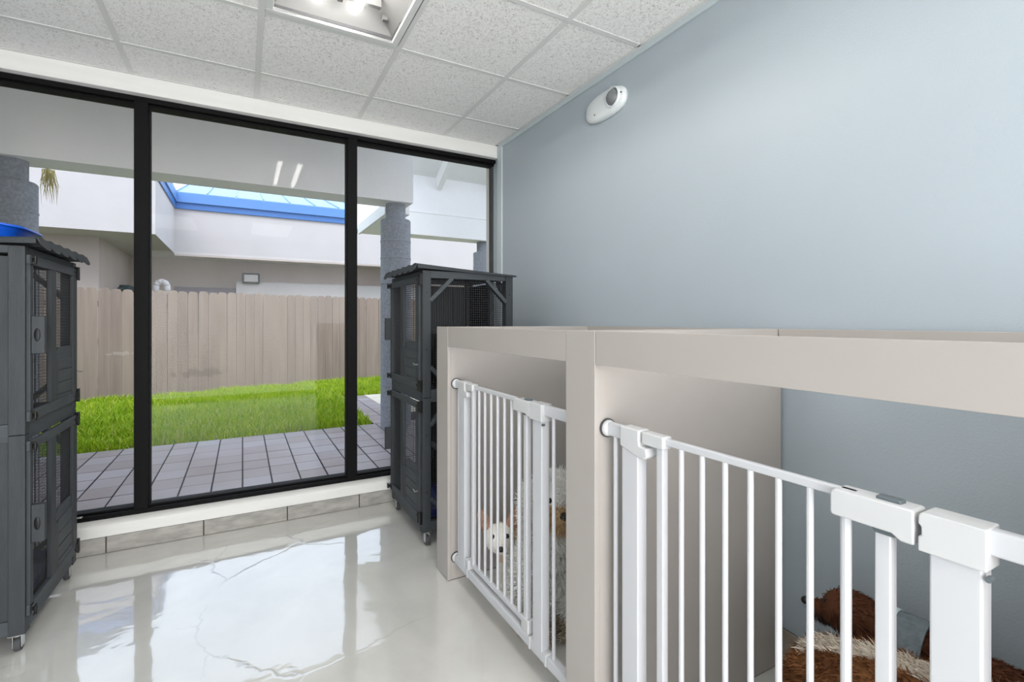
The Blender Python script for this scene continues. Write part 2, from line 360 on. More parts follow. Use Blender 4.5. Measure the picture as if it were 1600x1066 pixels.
MB().box(XL, XR, YW-.02, YW, ZC-.004, ZC-.001).box(XR-.032, XR-.012, YB, YW, ZC-.004, ZC-.001).build('wall_angle', 'grid', cl)

# troffers with the diffuser missing
def troffer(label, x0, x1, y0, y1, lens=False):
    t = thing('ceiling_light', label, 'ceiling light', ((x0+x1)/2, (y0+y1)/2, ZC-.008), 0, 'fluorescent ceiling lights')
    hx, hy = (x1-x0)/2-.014, (y1-y0)/2-.014; f = .03; d = .125
    MB().box(-hx, hx, -hy, -hy+f, 0, .014).box(-hx, hx, hy-f, hy, 0, .014).box(-hx, -hx+f, -hy+f, hy-f, 0, .014).box(hx-f, hx, -hy+f, hy-f, 0, .014).build('frame', 'lamp_white', t, .003)
    ix, iy = hx-f, hy-f
    if lens:
        box('diffuser', 'panel', -ix, ix, -iy, iy, .006, .012, t); return t
    MB().box(-ix-.003, ix+.003, -iy-.004, -iy, .012, .03).box(-ix-.003, ix+.003, iy, iy+.004, .012, .03).box(-ix-.004, -ix, -iy, iy, .012, .03).box(ix, ix+.004, -iy, iy, .012, .03).build('dark_channel', 'rubber', t)
    p = MB()
    p.add([(-ix, -iy, .03), (ix, -iy, .03), (ix, iy, .03), (-ix, iy, .03), (-ix+.09, -iy+.05, d), (ix-.09, -iy+.05, d), (ix-.09, iy-.05, d), (-ix+.09, iy-.05, d)],
          [(0, 1, 5, 4), (1, 2, 6, 5), (2, 3, 7, 6), (3, 0, 4, 7), (4, 5, 6, 7)])
    p.build('reflector_pan', 'pan', t)
    b = MB(); b.prism([(-.045, d-.002), (.045, d-.002), (.012, .062), (-.012, .062)], 'y', -iy+.12, iy-.10); b.build('ballast_cover', 'pan', t, .002)
    for sy in (-1, 1):
        MB().box(-ix+.085, ix-.085, sy*(iy-.115), sy*(iy-.14), .07, .122).build('socket_bar', 'pan', t, .002)
    for k in (-1, 1):
        c = k*.083
        tb = MB().rod((c, -iy+.09, .072), (c, iy-.085, .072), .019, n=16)
        tb.sphere((c, iy-.085, .072), (.019, .012, .019)).sphere((c, -iy+.09, .072), (.019, .012, .019))
        tb.build('tube', 'tube', t, smooth=True)
        for q in (-1, 1): MB().box(k*(ix-.05)-.012, k*(ix-.05)+.012, q*(iy-.06)-.012, q*(iy-.06)+.012, .06, .085).build('clip', 'pan', t, .002)
    for k in range(3):
        MB().rod((ix+.002, iy-.05-.045*k, .022), (ix-.002, iy-.05-.045*k, .022), .004, n=8).build('screw', 'rubber', t)
    return t
troffer('open fluorescent ceiling light with bare tubes near the window', .074, .684, 3.022-.606*3, 3.022-.606*1)
troffer('added unseen frosted fill light at the back of the room behind the open one', .074, .684, 3.022-.606*8, 3.022-.606*6, True)  # added out of view to lift the room's brightness
troffer('added unseen frosted fill light at the back of the room near the left wall', -1.146, -.536, 3.022-.606*8, 3.022-.606*6, True)  # second added fill light, also out of view

# emergency light on the right wall
e = thing('emergency_light', 'white oval emergency light with one round lamp high on the blue wall', 'emergency light', (XR, 2.085, 2.44))
def oval(a, b, n=32, p=2.6): return [(a*math.copysign(abs(math.cos(t))**(2/p), math.cos(t)), b*math.copysign(abs(math.sin(t))**(2/p), math.sin(t))) for t in [2*PI*i/n for i in range(n)]]
bd = MB(); rings = [(1, 0), (1, -.016), (.95, -.027), (.82, -.036), (.5, -.041)]; n = 32
for s_, x_ in rings: bd.v += [(x_, py*s_, pz*s_) for py, pz in oval(.163, .074)]
for k in range(len(rings)-1):
    for i in range(n): bd.f.append((k*n+i, k*n+(i+1) % n, (k+1)*n+(i+1) % n, (k+1)*n+i))
bd.f += [tuple(range(n)), tuple(range(4*n, 5*n))]
bd.build('housing', 'em_white', e, smooth=True)
hd = MB().sphere((-.020, -.086, .006), .047, 28, 16); hd.build('lamp_lens', 'lens', e, smooth=True)
hr = MB().lathe([(.046, -.036), (.049, -.046), (.054, -.044), (.057, -.025)], 28, (0, -.086, .006), 'x'); hr.build('lamp_ring', 'em_white', e, smooth=True)
MB().rod((-.028, .06, -.035), (-.042, .06, -.035), .004).build('test_button', 'rubber', e)
MB().rod((-.015, -.147, .01), (-.034, -.147, .01), .004).build('test_button', 'rubber', e)

# ---------------------------------------------------------------- dog kennel
XK, XKB, ZK, ZR = .868, 1.735, 1.232, 1.137
k = thing('dog_kennel', 'beige laminate double dog kennel built along the blue wall', 'kennel', (1.3, 1.2, 0))
k.location = (0, 0, 0)
for nm, y0, y1 in (('end_panel', 2.213, 2.362), ('partition', 1.088, 1.228), ('end_panel', -.06, .09)):
    p = box(nm, 'kennel', XK+.018, XKB, y0+.002, y1-.002, .003, ZK, k, .0015)
    box('front_stile', 'kennel', XK, XK+.0175, y0, y1, .003, ZK+.0005, k, .0015)
    box('base_gap', 'seam', XK+.003, XKB-.002, y0+.004, y1-.004, 0, .004, k)
for y0, y1 in ((1.2285, 2.2125), (.0905, 1.0875)):
    box('header_rail', 'kennel', XK+.001, XK+.02, y0+.0022, y1-.0022, ZR, ZK, k, .001)
    for ys in (y0, y1): box('joint', 'seam', XK+.003, XK+.019, ys-.0022, ys+.0022, ZR+.001, ZK-.001, k)
    box('back_rail', 'kennel', XKB-.02, XKB, y0+.001, y1-.001, ZR-.02, ZK, k, .0015)

# ---------------------------------------------------------------- safety gates
def make_gate():
    g = thing('safety_gate', 'g', 'gate', (0, 0, 0), 0, 'white safety gates on the kennel')
    def Y(a): return -a                                                # runs towards -y from its hinge end
    L = .98
    def rodp(name, a, r, z0, z1): MB().rod((0, Y(a), z0), (0, Y(a), z1), r, n=12).build(name, 'gate', g, smooth=False)
    for a in (.036, .850): rodp('bar', a, .0065, .125, .945)
    for a in [.265+.059*q for q in range(6)]: rodp('bar', a, .0062, .165, .96)
    rodp('bar', .620, .0085, .165, .94)
    box('hinge_bar', 'gate', -.010, .010, Y(.195), Y(.216), .16, .955, g, .003)
    box('latch_bar', 'gate', -.011, .011, Y(.667), Y(.690), .13, .94, g, .003)
    box('post', 'gate', -.017, .017, Y(.078), Y(.138), .1, .96, g, .004)
    box('post', 'gate', -.017, .017, Y(.740), Y(.800), .1, .96, g, .004)
    box('top_rail', 'gate', -.007, .007, Y(.20), Y(.64), .955, .972, g, .003)
    box('bottom_rail', 'gate', -.008, .008, Y(.165), Y(.70), .148, .168, g, .003)
    box('base_rail', 'gate', -.016, .016, Y(.02), Y(L-.02), .092, .128, g, .004)
    box('side_rail', 'gate', -.010, .010, Y(.012), Y(.09), .938, .975, g, .004)
    box('side_rail', 'gate', -.010, .010, Y(.79), Y(L-.012), .936, .972, g, .004)
    for z in (.956, .11):
        for a, b, sg in ((0, .014, 1), (L, L-.014, -1)):
            MB().rod((0, Y(a), z), (0, Y(a+sg*.004), z), .027, n=24).build('rubber_pad', 'rubber', g)
            MB().rod((0, Y(a+sg*.004), z), (0, Y(b), z), .024, .021, n=24).build('wall_cup', 'gate_plastic', g, .002)
    # hinge bracket with its rounded lobe, cap on the leaf
    hb = MB(); hb.prism([(Y(.074), .925), (Y(.074), .978), (Y(.143), .978), (Y(.143), .948), (Y(.146), .938), (Y(.168), .936), (Y(.172), .915), (Y(.160), .905), (Y(.135), .908)], 'x', -.020, .020)
    hb.build('hinge_bracket', 'gate_plastic', g, .004)
    box('leaf_cap', 'gate_plastic', -.016, .016, Y(.150), Y(.222), .944, .976, g, .004)
    lh = MB(); lh.prism([(Y(.606), .926), (Y(.604), .932), (Y(.604), .965), (Y(.610), .972), (Y(.722), .972), (Y(.724), .968), (Y(.724), .918), (Y(.706), .918), (Y(.694), .926)], 'x', -.021, .021)
    lh.build('latch_housing', 'gate_plastic', g, .004)
    box('latch_slider', 'slider', -.010, .010, Y(.668), Y(.703), .968, .9775, g, .003)
    tr = MB(); tr.prism([(Y(.660), .930), (Y(.668), .917), (Y(.695), .917), (Y(.703), .925), (Y(.703), .930)], 'x', -.013, .013); tr.build('latch_trigger', 'slider', g, .002)
    pc = MB(); pc.prism([(Y(.729), .915), (Y(.729), .937), (Y(.733), .939), (Y(.733), .952), (Y(.729), .956), (Y(.730), .970), (Y(.734), .974), (Y(.806), .974), (Y(.806), .915)], 'x', -.023, .023)
    pc.build('post_cap', 'gate_plastic', g, .004)
    box('hinge_foot', 'gate_plastic', -.018, .018, Y(.150), Y(.182), .128, .172, g, .004)
    box('latch_foot', 'gate_plastic', -.015, .015, Y(.655), Y(.705), .128, .178, g, .004)
    for a in (.16, .71, .815): box('rail_clip', 'gate_plastic', -.018, .018, Y(a), Y(a+.012), .09, .131, g, .002)
    MB().rod((-.019, Y(.806), .905), (-.008, Y(.806), .905), .004).build('screw', 'slider', g)
    return g
g1 = make_gate(); g1['label'] = 'white metal safety gate on the far kennel bay with two light dogs behind'
g2 = copy_tree(g1); g2['label'] = 'white metal safety gate on the near kennel bay with brown dogs behind'
g1.location = (.912, 2.2115, 0); g2.location = (.912, 1.0865, 0)
g1.scale = (1, (2.2115-1.2295)/.98, 1); g2.scale = (1, (1.0865-.0915)/.98, 1)

# ---------------------------------------------------------------- rolling hutches
HW, HD = .645, .575
def wire_panel(axis, at, a0, a1, z0, z1, step=.0135, r=.0009):
    m = MB()
    def P(a, z): return (at, a, z) if axis == 'x' else (a, at, z)
    def strip(a, z, b, zz):
        if a == b: q = [(-r, -r), (r, -r), (r, r), (-r, r)]; base = [P(a, z), P(a, zz)]; m.add([tuple(Vector(p)+Vector((u, v, 0))) for p in base for u, v in q], [(0,1,5,4),(1,2,6,5),(2,3,7,6),(3,0,4,7)])
        else: m.add([P(a, z-r), P(b, z-r), P(b, z+r), P(a, z+r)], [(0, 1, 2, 3)]); 
    n1 = int((a1-a0)/step); n2 = int((z1-z0)/step)
    for i in range(n1+1): a = a0+(a1-a0)*i/n1; strip(a, z0, a, z1)
    for j in range(n2+1): z = z0+(z1-z0)*j/n2; strip(a0, z, a1, z)
    return m
def make_hutch(open_front):
    h = thing('pet_hutch', 'h', 'hutch', (0, 0, 0), 0, 'grey two storey rolling pet hutches')
    zb, zt = .075, 1.545; P = .048
    for (x, y_) in ((0, 0), (0, HW-P), (HD-P, 0), (HD-P, HW-P)):
        MB().box(x, x+P, y_, y_+P, zb, .828).box(x, x+P, y_, y_+P, .830, zt).build('post', 'wood', h, .002)
    # rails round the two storeys
    for z0, z1 in ((.08, .132), (.803, .872), (1.517, zt)):
        box('front_rail', 'wood_h', .004, .03, P, HW-P, z0, z1, h, .0015)
        box('back_rail', 'wood_h', HD-.03, HD-.004, P, HW-P, z0, z1, h, .0015)
        box('side_rail', 'wood_h', P, HD-P, .006, .034, z0-.012 if z0 > 1.5 else z0, z1, h, .0015)
        box('side_rail', 'wood_h', P, HD-P, HW-.034, HW-.006, z0, z1, h, .0015)
    # open mesh side (y=0) with corner braces; solid boarded side (y=HW)
    for z0, z1 in ((.132, .803), (.872, 1.505)):
        wire_panel('y', .03, P-.003, HD-P+.003, z0, z1).build('wire_mesh', 'wire', h, kind='stuff')
        for sx, sz in ((0, 0), (0, 1), (1, 0), (1, 1)):
            x0 = P if not sx else HD-P; dx = .13*(1 if not sx else -1); zz = z0 if not sz else z1; dz = .13*(1 if not sz else -1)
            MB().bar((x0+dx*-.02, .017, zz+dz), (x0+dx, .017, zz+dz*-.02), .022, .036, (0, 1, 0)).build('corner_brace', 'wood_h', h, .0015)
        nb = 5; ww = (HD-2*P)/nb
        if open_front: wire_panel('y', HW-.02, P-.003, P+2*ww, z0, z1).build('wire_mesh', 'wire', h, kind='stuff')
        for q in range(2 if open_front else 0, nb): box('side_board', 'wood', P+q*ww+.001, P+(q+1)*ww-.001, HW-.03, HW-.010, z0, z1, h, .002)
        # back: boards on the far half, mesh on the near half
        nb = 3; b0 = HW*.46; ww = (HW-P-b0)/nb
        for q in range(nb): box('back_board', 'wood_dark', HD-.026, HD-.008, b0+q*ww+.001, b0+(q+1)*ww-.001, z0, z1, h, .002)
        wire_panel('x', HD-.017, P-.003, b0, z0, z1).build('wire_mesh', 'wire', h, kind='stuff')
        for sz in (0, 1):
            zz = z0 if not sz else z1; dz = .12*(1 if not sz else -1)
            MB().bar((HD-.015, P-.003, zz+dz), (HD-.015, P+.12, zz+dz*-.02), .022, .034, (1, 0, 0)).build('corner_brace', 'wood_h', h, .0015)
    # floors, shelves, ramps, trays
    box('floor_board', 'wood_dark', .03, HD-.03, .034, HW-.034, .118, .132, h)
    box('floor_board', 'wood_dark', .03, HD-.03, .034, HW-.034, .815, .830, h)
    tr = MB(); tr.box(.045, HD-.045, .05, HW-.05, .134, .140)
    for a in ((.045, .052, .05, HW-.05), (HD-.052, HD-.045, .05, HW-.05), (.052, HD-.052, .05, .057), (.052, HD-.052, HW-.057, HW-.05)): tr.box(*a, .140, .175)
    tr.build('tray', 'blue_mat', h, .002)
    for z in (.47, 1.205):
        box('shelf', 'wood_dark', .20, HD-.03, .034, HW*.62, z, z+.014, h, .001)
        box('shelf_edge', 'wood_h', .185, .20, .034, HW*.62, z-.022, z+.014, h, .001)
        zb_ = .15 if z < .8 else .84
        MB().bar((.30, HW*.62, z), (.30, HW-.06, zb_), .16, .012, (0, 0, 1)).build('ramp', 'wood_dark', h, .001)
    # two doors, hinged at y=0, latched at y=HW
    for z0, z1, hz0, hz1 in ((.136, .80, .19, .43), (.876, 1.514, .925, 1.145)):
        d = bpy.data.objects.new('door', None); C.objects.link(d); d.parent = h
        a0, a1 = P-.012, HW-.012                                       # door spans between the posts
        for nm, b0, b1 in (('stile', a0, a0+.055), ('stile', HW-.31, HW-.245), ('stile', a1-.030, a1)): box(nm, 'wood', -.012, .004, b0, b1, z0+.04, z1-.036, d, .002)
        box('rail', 'wood_h', -.012, .004, a0, a1, z0, z0+.04, d, .002); box('rail', 'wood_h', -.012, .004, a0, a1, z1-.036, z1, d, .002)
        hp = [(a0+.055, hz0-.05), (HW-.31, hz0-.05), (HW-.31, hz1-.045), (HW-.335, hz1-.02), (HW-.37, hz1), (a0+.055, hz1)]
        MB().prism(hp, 'x', -.004, .004).build('hatch_panel', 'wood_h', d, .001)
        for q in range(4):
            zz = hz0-.045+q*(hz1-hz0)/4.0; MB().box(-.008, -.004, a0+.062, HW-.345, zz, zz+(hz1-hz0)/4.0-.005).build('slat', 'wood_h', d, .001)
        MB().box(-.010, -.004, HW-.345, HW-.315, hz0-.045, hz1-.05).build('hatch_stile', 'wood', d, .001)
        wire_panel('x', .006, a0+.04, a1-.02, z0+.03, z1-.03).build('wire_mesh', 'wire', d, kind='stuff')
        # handle block with a finger scoop
        hz = (z0+.275, z0+.42) if z0 < .5 else (1.135, 1.28)
        MB().box(-.052, -.012, HW-.040, HW-.014, *hz).build('handle', 'wood', d, .003)
        MB().sphere((-.030, HW-.0145, (hz[0]+hz[1])/2), (.010, .003, .026)).build('finger_scoop', 'hinge', d, smooth=True)
        for zz in (z0+.02, z1-.02): MB().box(-.016, .0, P-.045, P-.028, zz-.032, zz+.032).rod((-.016, P-.012, zz-.03), (-.016, P-.012, zz+.03), .004).box(-.015, -.012, P-.028, P+.012, zz-.02, zz+.02).build('hinge', 'hinge', d, .001)
        for zz in (z0+.022, z1-.020):
            lt = MB().box(-.017, -.012, HW-.035, HW-.004, zz-.017, zz+.017).rod((-.026, HW-.025, zz+.012), (-.026, HW-.004, zz+.012), .004).rod((-.026, HW-.020, zz-.012), (-.026, HW+.006, zz-.012), .004).rod((-.017, HW-.018, zz), (-.032, HW-.018, zz), .007)
            lt.rod((-.028, HW-.004, zz-.016), (-.028, HW-.004, zz+.016), .005)
            lt.build('latch', 'hinge', d)
        hk = MB().rod((-.014, a0+.012, hz1-.13), (-.034, a0+.012, hz1-.13), .004).rod((-.032, a0+.004, hz1-.13), (-.032, a0+.035, hz1-.124), .003); hk.build('hook', 'zinc', d)
        for a in (a0+.025,):
            for zz in (z0+.02, z1-.018): MB().rod((-.012, a+.01, zz), (-.015, a+.01, zz), .005, n=8).build('screw', 'hinge', d)
    # wavy felt roof, falling slightly to the back
    r = MB(); nx, ny = 2, 60; x0, x1, y0, y1 = -.034, HD+.018, -.014, HW+.014
    def wave(t): return .010*abs(math.sin(t*PI*6))**.6 if True else 0
    for lay in (0, 1):
        for i in range(nx+1):
            for j in range(ny+1):
                u = i/nx; v_ = j/ny; zz = 1.568-.026*u+ (wave(v_)*(1.25-1.0*u)) + (0 if lay else .010+.008*(1-u))
                r.v.append((x0+(x1-x0)*u, y0+(y1-y0)*v_, zz-.012))
    N = (nx+1)*(ny+1); idx = lambda l, i, j: l*N+i*(ny+1)+j
    for i in range(nx):
        for j in range(ny):
            r.f.append((idx(0,i,j), idx(0,i+1,j), idx(0,i+1,j+1), idx(0,i,j+1))); r.f.append((idx(1,i,j), idx(1,i,j+1), idx(1,i+1,j+1), idx(1,i+1,j)))
    for j in range(ny):
        r.f.append((idx(0,0,j), idx(0,0,j+1), idx(1,0,j+1), idx(1,0,j))); r.f.append((idx(0,nx,j), idx(1,nx,j), idx(1,nx,j+1), idx(0,nx,j+1)))
    for i in range(nx):
        r.f.append((idx(0,i,0), idx(1,i,0), idx(1,i+1,0), idx(0,i+1,0))); r.f.append((idx(0,i,ny), idx(0,i+1,ny), idx(1,i+1,ny), idx(1,i,ny)))
    r.build('roof', 'felt', h)
    # scalloped felt edge hanging over the front
    sc = MB(); ns = 6; sw = (y1-y0)/ns
    for q in range(ns):
        c = y0+(q+.5)*sw; pts = [(c-sw/2, 1.580)]+[(c+sw/2*math.cos(PI-t), 1.560-.024*math.sin(t)) for t in [PI*i/8 for i in range(9)]]+[(c+sw/2, 1.580)]
        vs = []
        for lay in (0, 1):
            for (yy, zz) in pts: vs.append((x0-.004+.004*lay-.02*((1.58-zz)/.045), yy, zz))
        m_ = len(pts); sc.add(vs, [tuple(range(m_)), tuple(range(m_, 2*m_))[::-1]]+[(i, (i+1) % m_, m_+(i+1) % m_, m_+i) for i in range(m_)])
    sc.build('roof_edge', 'felt', h)
    for i, (x, y_) in enumerate(((.03, .03), (.03, HW-.03), (HD-.03, .03), (HD-.03, HW-.03))):
        c = MB().box(x-.022, x+.022, y_-.022, y_+.022, .069, .075).rod((x, y_, .062), (x, y_, .069), .014).box(x-.014, x-.011, y_-.026, y_+.006, .018, .064).box(x+.011, x+.014, y_-.026, y_+.006, .018, .064).build('caster', 'zinc', h, .001)
        MB().rod((x-.0105, y_-.014, .027), (x+.0105, y_-.014, .027), .027, n=20).build('wheel', 'rubber', c, .003)
    for z in (.3, .62, 1.1, 1.42):
        for x in (.022, HD-.024): MB().rod((x, .0005, z), (x, -.0012, z), .004, n=8).build('screw', 'hinge', h)
    return h
hr_ = make_hutch(True); hr_['label'] = 'grey wooden two storey wheeled pet hutch in the corner behind the kennel'
hl_ = make_hutch(False); hl_['label'] = 'grey wooden two storey wheeled pet hutch at the left with a blue tray on top'
hr_.location = (.88, 2.62, 0); hl_.location = (-.72, 2.505+HW, 0); hl_.rotation_euler = (0, 0, PI)

# blue litter tray on the left hutch
t = thing('litter_tray', 'blue plastic litter tray with a low front on the left hutch roof', 'tray', (-1.0, 2.86, 1.585))
def tray_ring(s, zf): return [(px*s, py*s, zf(px)) for px, py in oval(.20, .155, 40, 6)]
def rimz(px): return .064+.050*(1/(1+math.exp((px-.09)/.03)))
rings = [tray_ring(.80, lambda q: .004), tray_ring(.84, lambda q: .02), tray_ring(.93, lambda q: rimz(q)-.012), tray_ring(.97, lambda q: rimz(q)), tray_ring(1.04, lambda q: rimz(q)+.001), tray_ring(1.045, lambda q: rimz(q)-.008), tray_ring(.985, lambda q: rimz(q)-.006)]
b = MB(); n = 40
for rg in rings: b.v += rg
for q in range(4):
    for i in range(n): b.f.append((q*n+i, q*n+(i+1) % n, (q+1)*n+(i+1) % n, (q+1)*n+i))
b.f.append(tuple(range(n)))
o = b.build('basin', 'blue_plastic', t, smooth=True); so_ = o.modifiers.new('t', 'SOLIDIFY'); so_.thickness = .003
b = MB(); 
for rg in rings[4:7]: b.v += rg
for q in range(2):
    for i in range(n): b.f.append((q*n+i, q*n+(i+1) % n, (q+1)*n+(i+1) % n, (q+1)*n+i))
o = b.build('rim', 'blue_plastic', t, smooth=True); so_ = o.modifiers.new('t', 'SOLIDIFY'); so_.thickness = .003

# ---------------------------------------------------------------- outdoors: ground
struct(box('ground', 'soil', -30, 30, YW+.2, 60, -.30, -.06))
pv = struct(MB().box(-7, 6.5, YW+.16, 6.06, -.07, -.0045).box(1.41, 1.82, 6.06, 8.5, -.07, -.0045).box(1.82, 6.5, 6.06, 6.62, -.07, -.0045).build('pavement', 'grout'))
PX, PY = .2045, .268
pm = MB(); pm.box(.006, PX-.006, .0055, PY-.0055, -.004, 0); pmo = pm.build('paver', 'paver', pv, .0015); pme = pmo.data
first = True; X0 = .0-.2045*12+.0
cnt = 0
def put(x, y_):
    global first, cnt
    o = pmo if first else pmo.copy()
    if not first: C.objects.link(o); o.parent = pv
    first = False; o.location = (x, y_, random.uniform(-.0012, .0012)); cnt += 1
for j in range(9):
    for i in range(27): put(X0+i*PX, 6.058-(j+1)*PY)
for j in range(9):
    for i in range(2): put(1.41+i*PX, 6.058+j*PY)
struct(box('path_slab', 'concrete', 1.822, 6.5, 6.62, 8.5, -.07, .0, None, .004))

# lawn, clipped to the strip between the pavers and the fence
FA, FB = Vector((-2.28, 9.78)), Vector((2.15, 10.85)); fd = (FB-FA).normalized()
def fence_y(x): return FA.y+(x-FA.x)*fd.y/fd.x
lawn = struct(MB().add([(-9, 6.062, -.02), (1.405, 6.062, -.02), (1.405, 8.51, -.02), (7, 8.51, -.02), (7, fence_y(7), -.02), (-9, fence_y(-9), -.02),
   (-9, 6.062, -.08), (1.405, 6.062, -.08), (1.405, 8.51, -.08), (7, 8.51, -.08), (7, fence_y(7), -.08), (-9, fence_y(-9), -.08)],
   [(0,1,2,3,4,5), (6,7,8,9,10,11)[::-1]]+[(i, (i+1) % 6, 6+(i+1) % 6, 6+i) for i in range(6)]).build('lawn', 'soil'))
NB = 62000
bx = RNG.uniform(-3.4, 3.0, NB*2); by = RNG.uniform(6.07, 11.0, NB*2)
ok = (by < FA.y+(bx-FA.x)*fd.y/fd.x-.06) & ((bx < 1.395) | (by > 8.53)); bx, by = bx[ok][:NB], by[ok][:NB]; nb = len(bx)
clump = .5+.5*np.sin(bx*5.1+np.sin(by*3.7)*1.7)*np.sin(by*4.3+bx*1.3)
hh = RNG.uniform(.05, .11, nb)*(.75+.6*clump); hh[by < 6.14] *= .6
th = RNG.uniform(0, 2*PI, nb); wd = RNG.uniform(.004, .007, nb); ln_ = RNG.uniform(.15, .8, nb)*hh; la = RNG.uniform(0, 2*PI, nb)
dx, dy = np.cos(th)*wd, np.sin(th)*wd; lx, ly = np.cos(la)*ln_, np.sin(la)*ln_
V = np.zeros((nb, 5, 3)); z0 = -.02
V[:, 0] = np.c_[bx-dx, by-dy, np.full(nb, z0)]; V[:, 1] = np.c_[bx+dx, by+dy, np.full(nb, z0)]
V[:, 2] = np.c_[bx+dx*.8+lx*.3, by+dy*.8+ly*.3, z0+hh*.6]; V[:, 3] = np.c_[bx-dx*.8+lx*.3, by-dy*.8+ly*.3, z0+hh*.6]; V[:, 4] = np.c_[bx+lx, by+ly, z0+hh]
def bulk(name, V, quads, tris, cols, material, parent, kind='stuff'):
    n_, k_ = V.shape[:2]; me = bpy.data.meshes.new(name); base = (np.arange(n_)*k_)[:, None]
    li = []; ls = []
    for q in quads: li.append((base+np.array(q)[None]))
    for q in tris: li.append((base+np.array(q)[None]))
    loops = np.concatenate([x.ravel() for x in li]).astype(np.int32)
    tot = np.concatenate([np.full(n_, 4, np.int32)]*len(quads)+[np.full(n_, 3, np.int32)]*len(tris))
    st = np.r_[0, np.cumsum(tot)[:-1]].astype(np.int32)
    me.vertices.add(n_*k_); me.vertices.foreach_set('co', V.reshape(-1).astype(np.float32))
    me.loops.add(len(loops)); me.loops.foreach_set('vertex_index', loops)
    me.polygons.add(len(tot)); me.polygons.foreach_set('loop_start', st)
    me.update(calc_edges=True)
    ca = me.color_attributes.new('coat', 'FLOAT_COLOR', 'POINT'); c4 = np.ones((n_, k_, 4), np.float32); c4[..., :3] = cols[:, None, :] if cols.ndim == 2 else cols
    ca.data.foreach_set('color', c4.reshape(-1)); me.materials.append(M[material]); me.validate()
    return link(name, me, parent, kind=kind)
ga, gb, gc = (np.array(lin(*c)) for c in ((118, 164, 16), (192, 208, 52), (206, 204, 110)))
tt = RNG.uniform(0, 1, nb)[:, None]; cols = ga*(1-tt)+gb*tt; dry = RNG.uniform(0, 1, nb) < .07; cols[dry] = gc
bulk('grass', V, [(0, 1, 2, 3)], [(3, 2, 4)], cols, 'grass', lawn)

# wooden picket fence, one object per board
fe = thing('picket_fence', 'tan wooden board fence with clipped tops behind the lawn', 'fence', (FA.x, FA.y, -.06), math.atan2(fd.y, fd.x))
PW = .1475
pk = MB(); pk.prism([(0, 0), (PW, 0), (PW, 1.79), (PW-.022, 1.835), (PW/2, 1.845), (.022, 1.835), (0, 1.79)], 'y', -.010, .010)
p0 = pk.build('picket', 'fence', fe, .0015)
i0, i1 = -14, 46
for q in range(i0, i1):
    o = p0 if q == i0 else p0.copy()
    if q != i0: C.objects.link(o); o.parent = fe
    o.location = (q*.1495, random.uniform(-.003, .003), random.uniform(-.012, .008)); o.rotation_euler = (0, random.uniform(-.004, .004), 0)
for z in (.35, .95, 1.55): box('rail', 'fence', i0*.1495, i1*.1495, .011, .05, z, z+.09, fe)
for q in range(i0, i1+1, 15): box('fence_post', 'fence', q*.1495-.045, q*.1495+.045, .051, .14, -.04, 1.75, fe)

# ---------------------------------------------------------------- outdoors: porch
def column(x, y_, label):
    c = thing('porch_column', label, 'column', (x, y_, -.012), 0, 'grey round porch columns')
    R = .176
    prof = [(0, 0), (R+.006, 0), (R+.006, .05), (R, .056)]
    MB().lathe([(R, .0), (R, 2.47), (R-.012, 2.485), (.001, 2.485)], 40).build('shaft', 'col', c, smooth=False)
    for zz in (.28, .52, 1.05, 1.72, 2.02, 2.22): MB().lathe([(R-.002, zz-.01), (R+.0045, zz-.006), (R+.0045, zz+.006), (R-.002, zz+.01)], 40).build('band', 'col', c)
    MB().lathe([(.115, 2.484), (.115, 2.671), (.001, 2.671)], 36).build('neck', 'col', c)
    for ob in c.children:
        if ob.type == 'MESH':
            ob.data.polygons.foreach_set('use_smooth', [True]*len(ob.data.polygons))
            es = ob.modifiers.new('es', 'EDGE_SPLIT'); es.split_angle = .6
    return c
column(1.61, 5.80, 'grey rough round porch column standing on the pavers left of the right hutch')
column(-1.76, 5.80, 'grey rough round porch column behind the left hutch and blue tray')
column(3.74, 7.82, 'grey rough round porch column farthest off, behind the right hutch roof')
ZBM, ZTOP = 2.66, 3.74
tag(box('porch_beam', 'beam', -8, 1.77, 5.62, 5.98, ZBM, ZTOP), 'deep white stucco porch beam carried by the two near columns', 'beam')
b2 = tag(box('porch_beam', 'beam', 1.53, 8, 7.62, 7.98, ZBM, ZTOP-.06), 'deep white stucco porch beam over the farthest column', 'beam')
box('drip_ledge', 'beam', 1.9, 8, 7.612, 7.62, 3.02, 3.035, b2)
ev = thing('porch_eave', 'flat white eave slab beside the farther porch beam, corner against the sky', 'eave', (0, 0, 0))
box('eave_slab', 'beam', 1.56, 1.84, 5.99, 7.60, 2.60, 2.70, ev); box('fascia', 'plank', 1.53, 1.56, 5.99, 7.60, 2.58, 2.72, ev)
pr = thing('porch_roof', 'white boarded porch roof over the paved walk', 'roof', (0, 0, 0))
box('roof_slab', 'plank', -8, 1.84, YW+.22, 5.98, ZTOP, ZTOP+.08, pr)
# sloped boarded part on the right
sl_ = .60; Y1 = 7.62; Z1 = 3.62
def zs(yv): return Z1+(Y1-yv)*sl_
for q in range(14):
    ya = Y1+.2-q*.28; yb = ya-.275
    MB().add([(1.84, ya, zs(ya)), (7, ya, zs(ya)), (7, yb, zs(yb)), (1.84, yb, zs(yb)), (1.84, ya, zs(ya)+.03), (7, ya, zs(ya)+.03), (7, yb, zs(yb)+.03), (1.84, yb, zs(yb)+.03)],
             [(0,3,2,1),(4,5,6,7),(0,1,5,4),(1,2,6,5),(2,3,7,6),(3,0,4,7)]).build('roof_board', 'plank', pr)
for xq in (2.83, 3.95, 5.1): MB().bar((xq, Y1, zs(Y1)-.10), (xq, Y1-3.7, zs(Y1-3.7)-.10), .09, .2).build('rafter', 'plank', pr)
box('gable_wall', 'beam', 1.80, 1.84, 3.6, 5.62, ZTOP+.08, 6.2, pr)
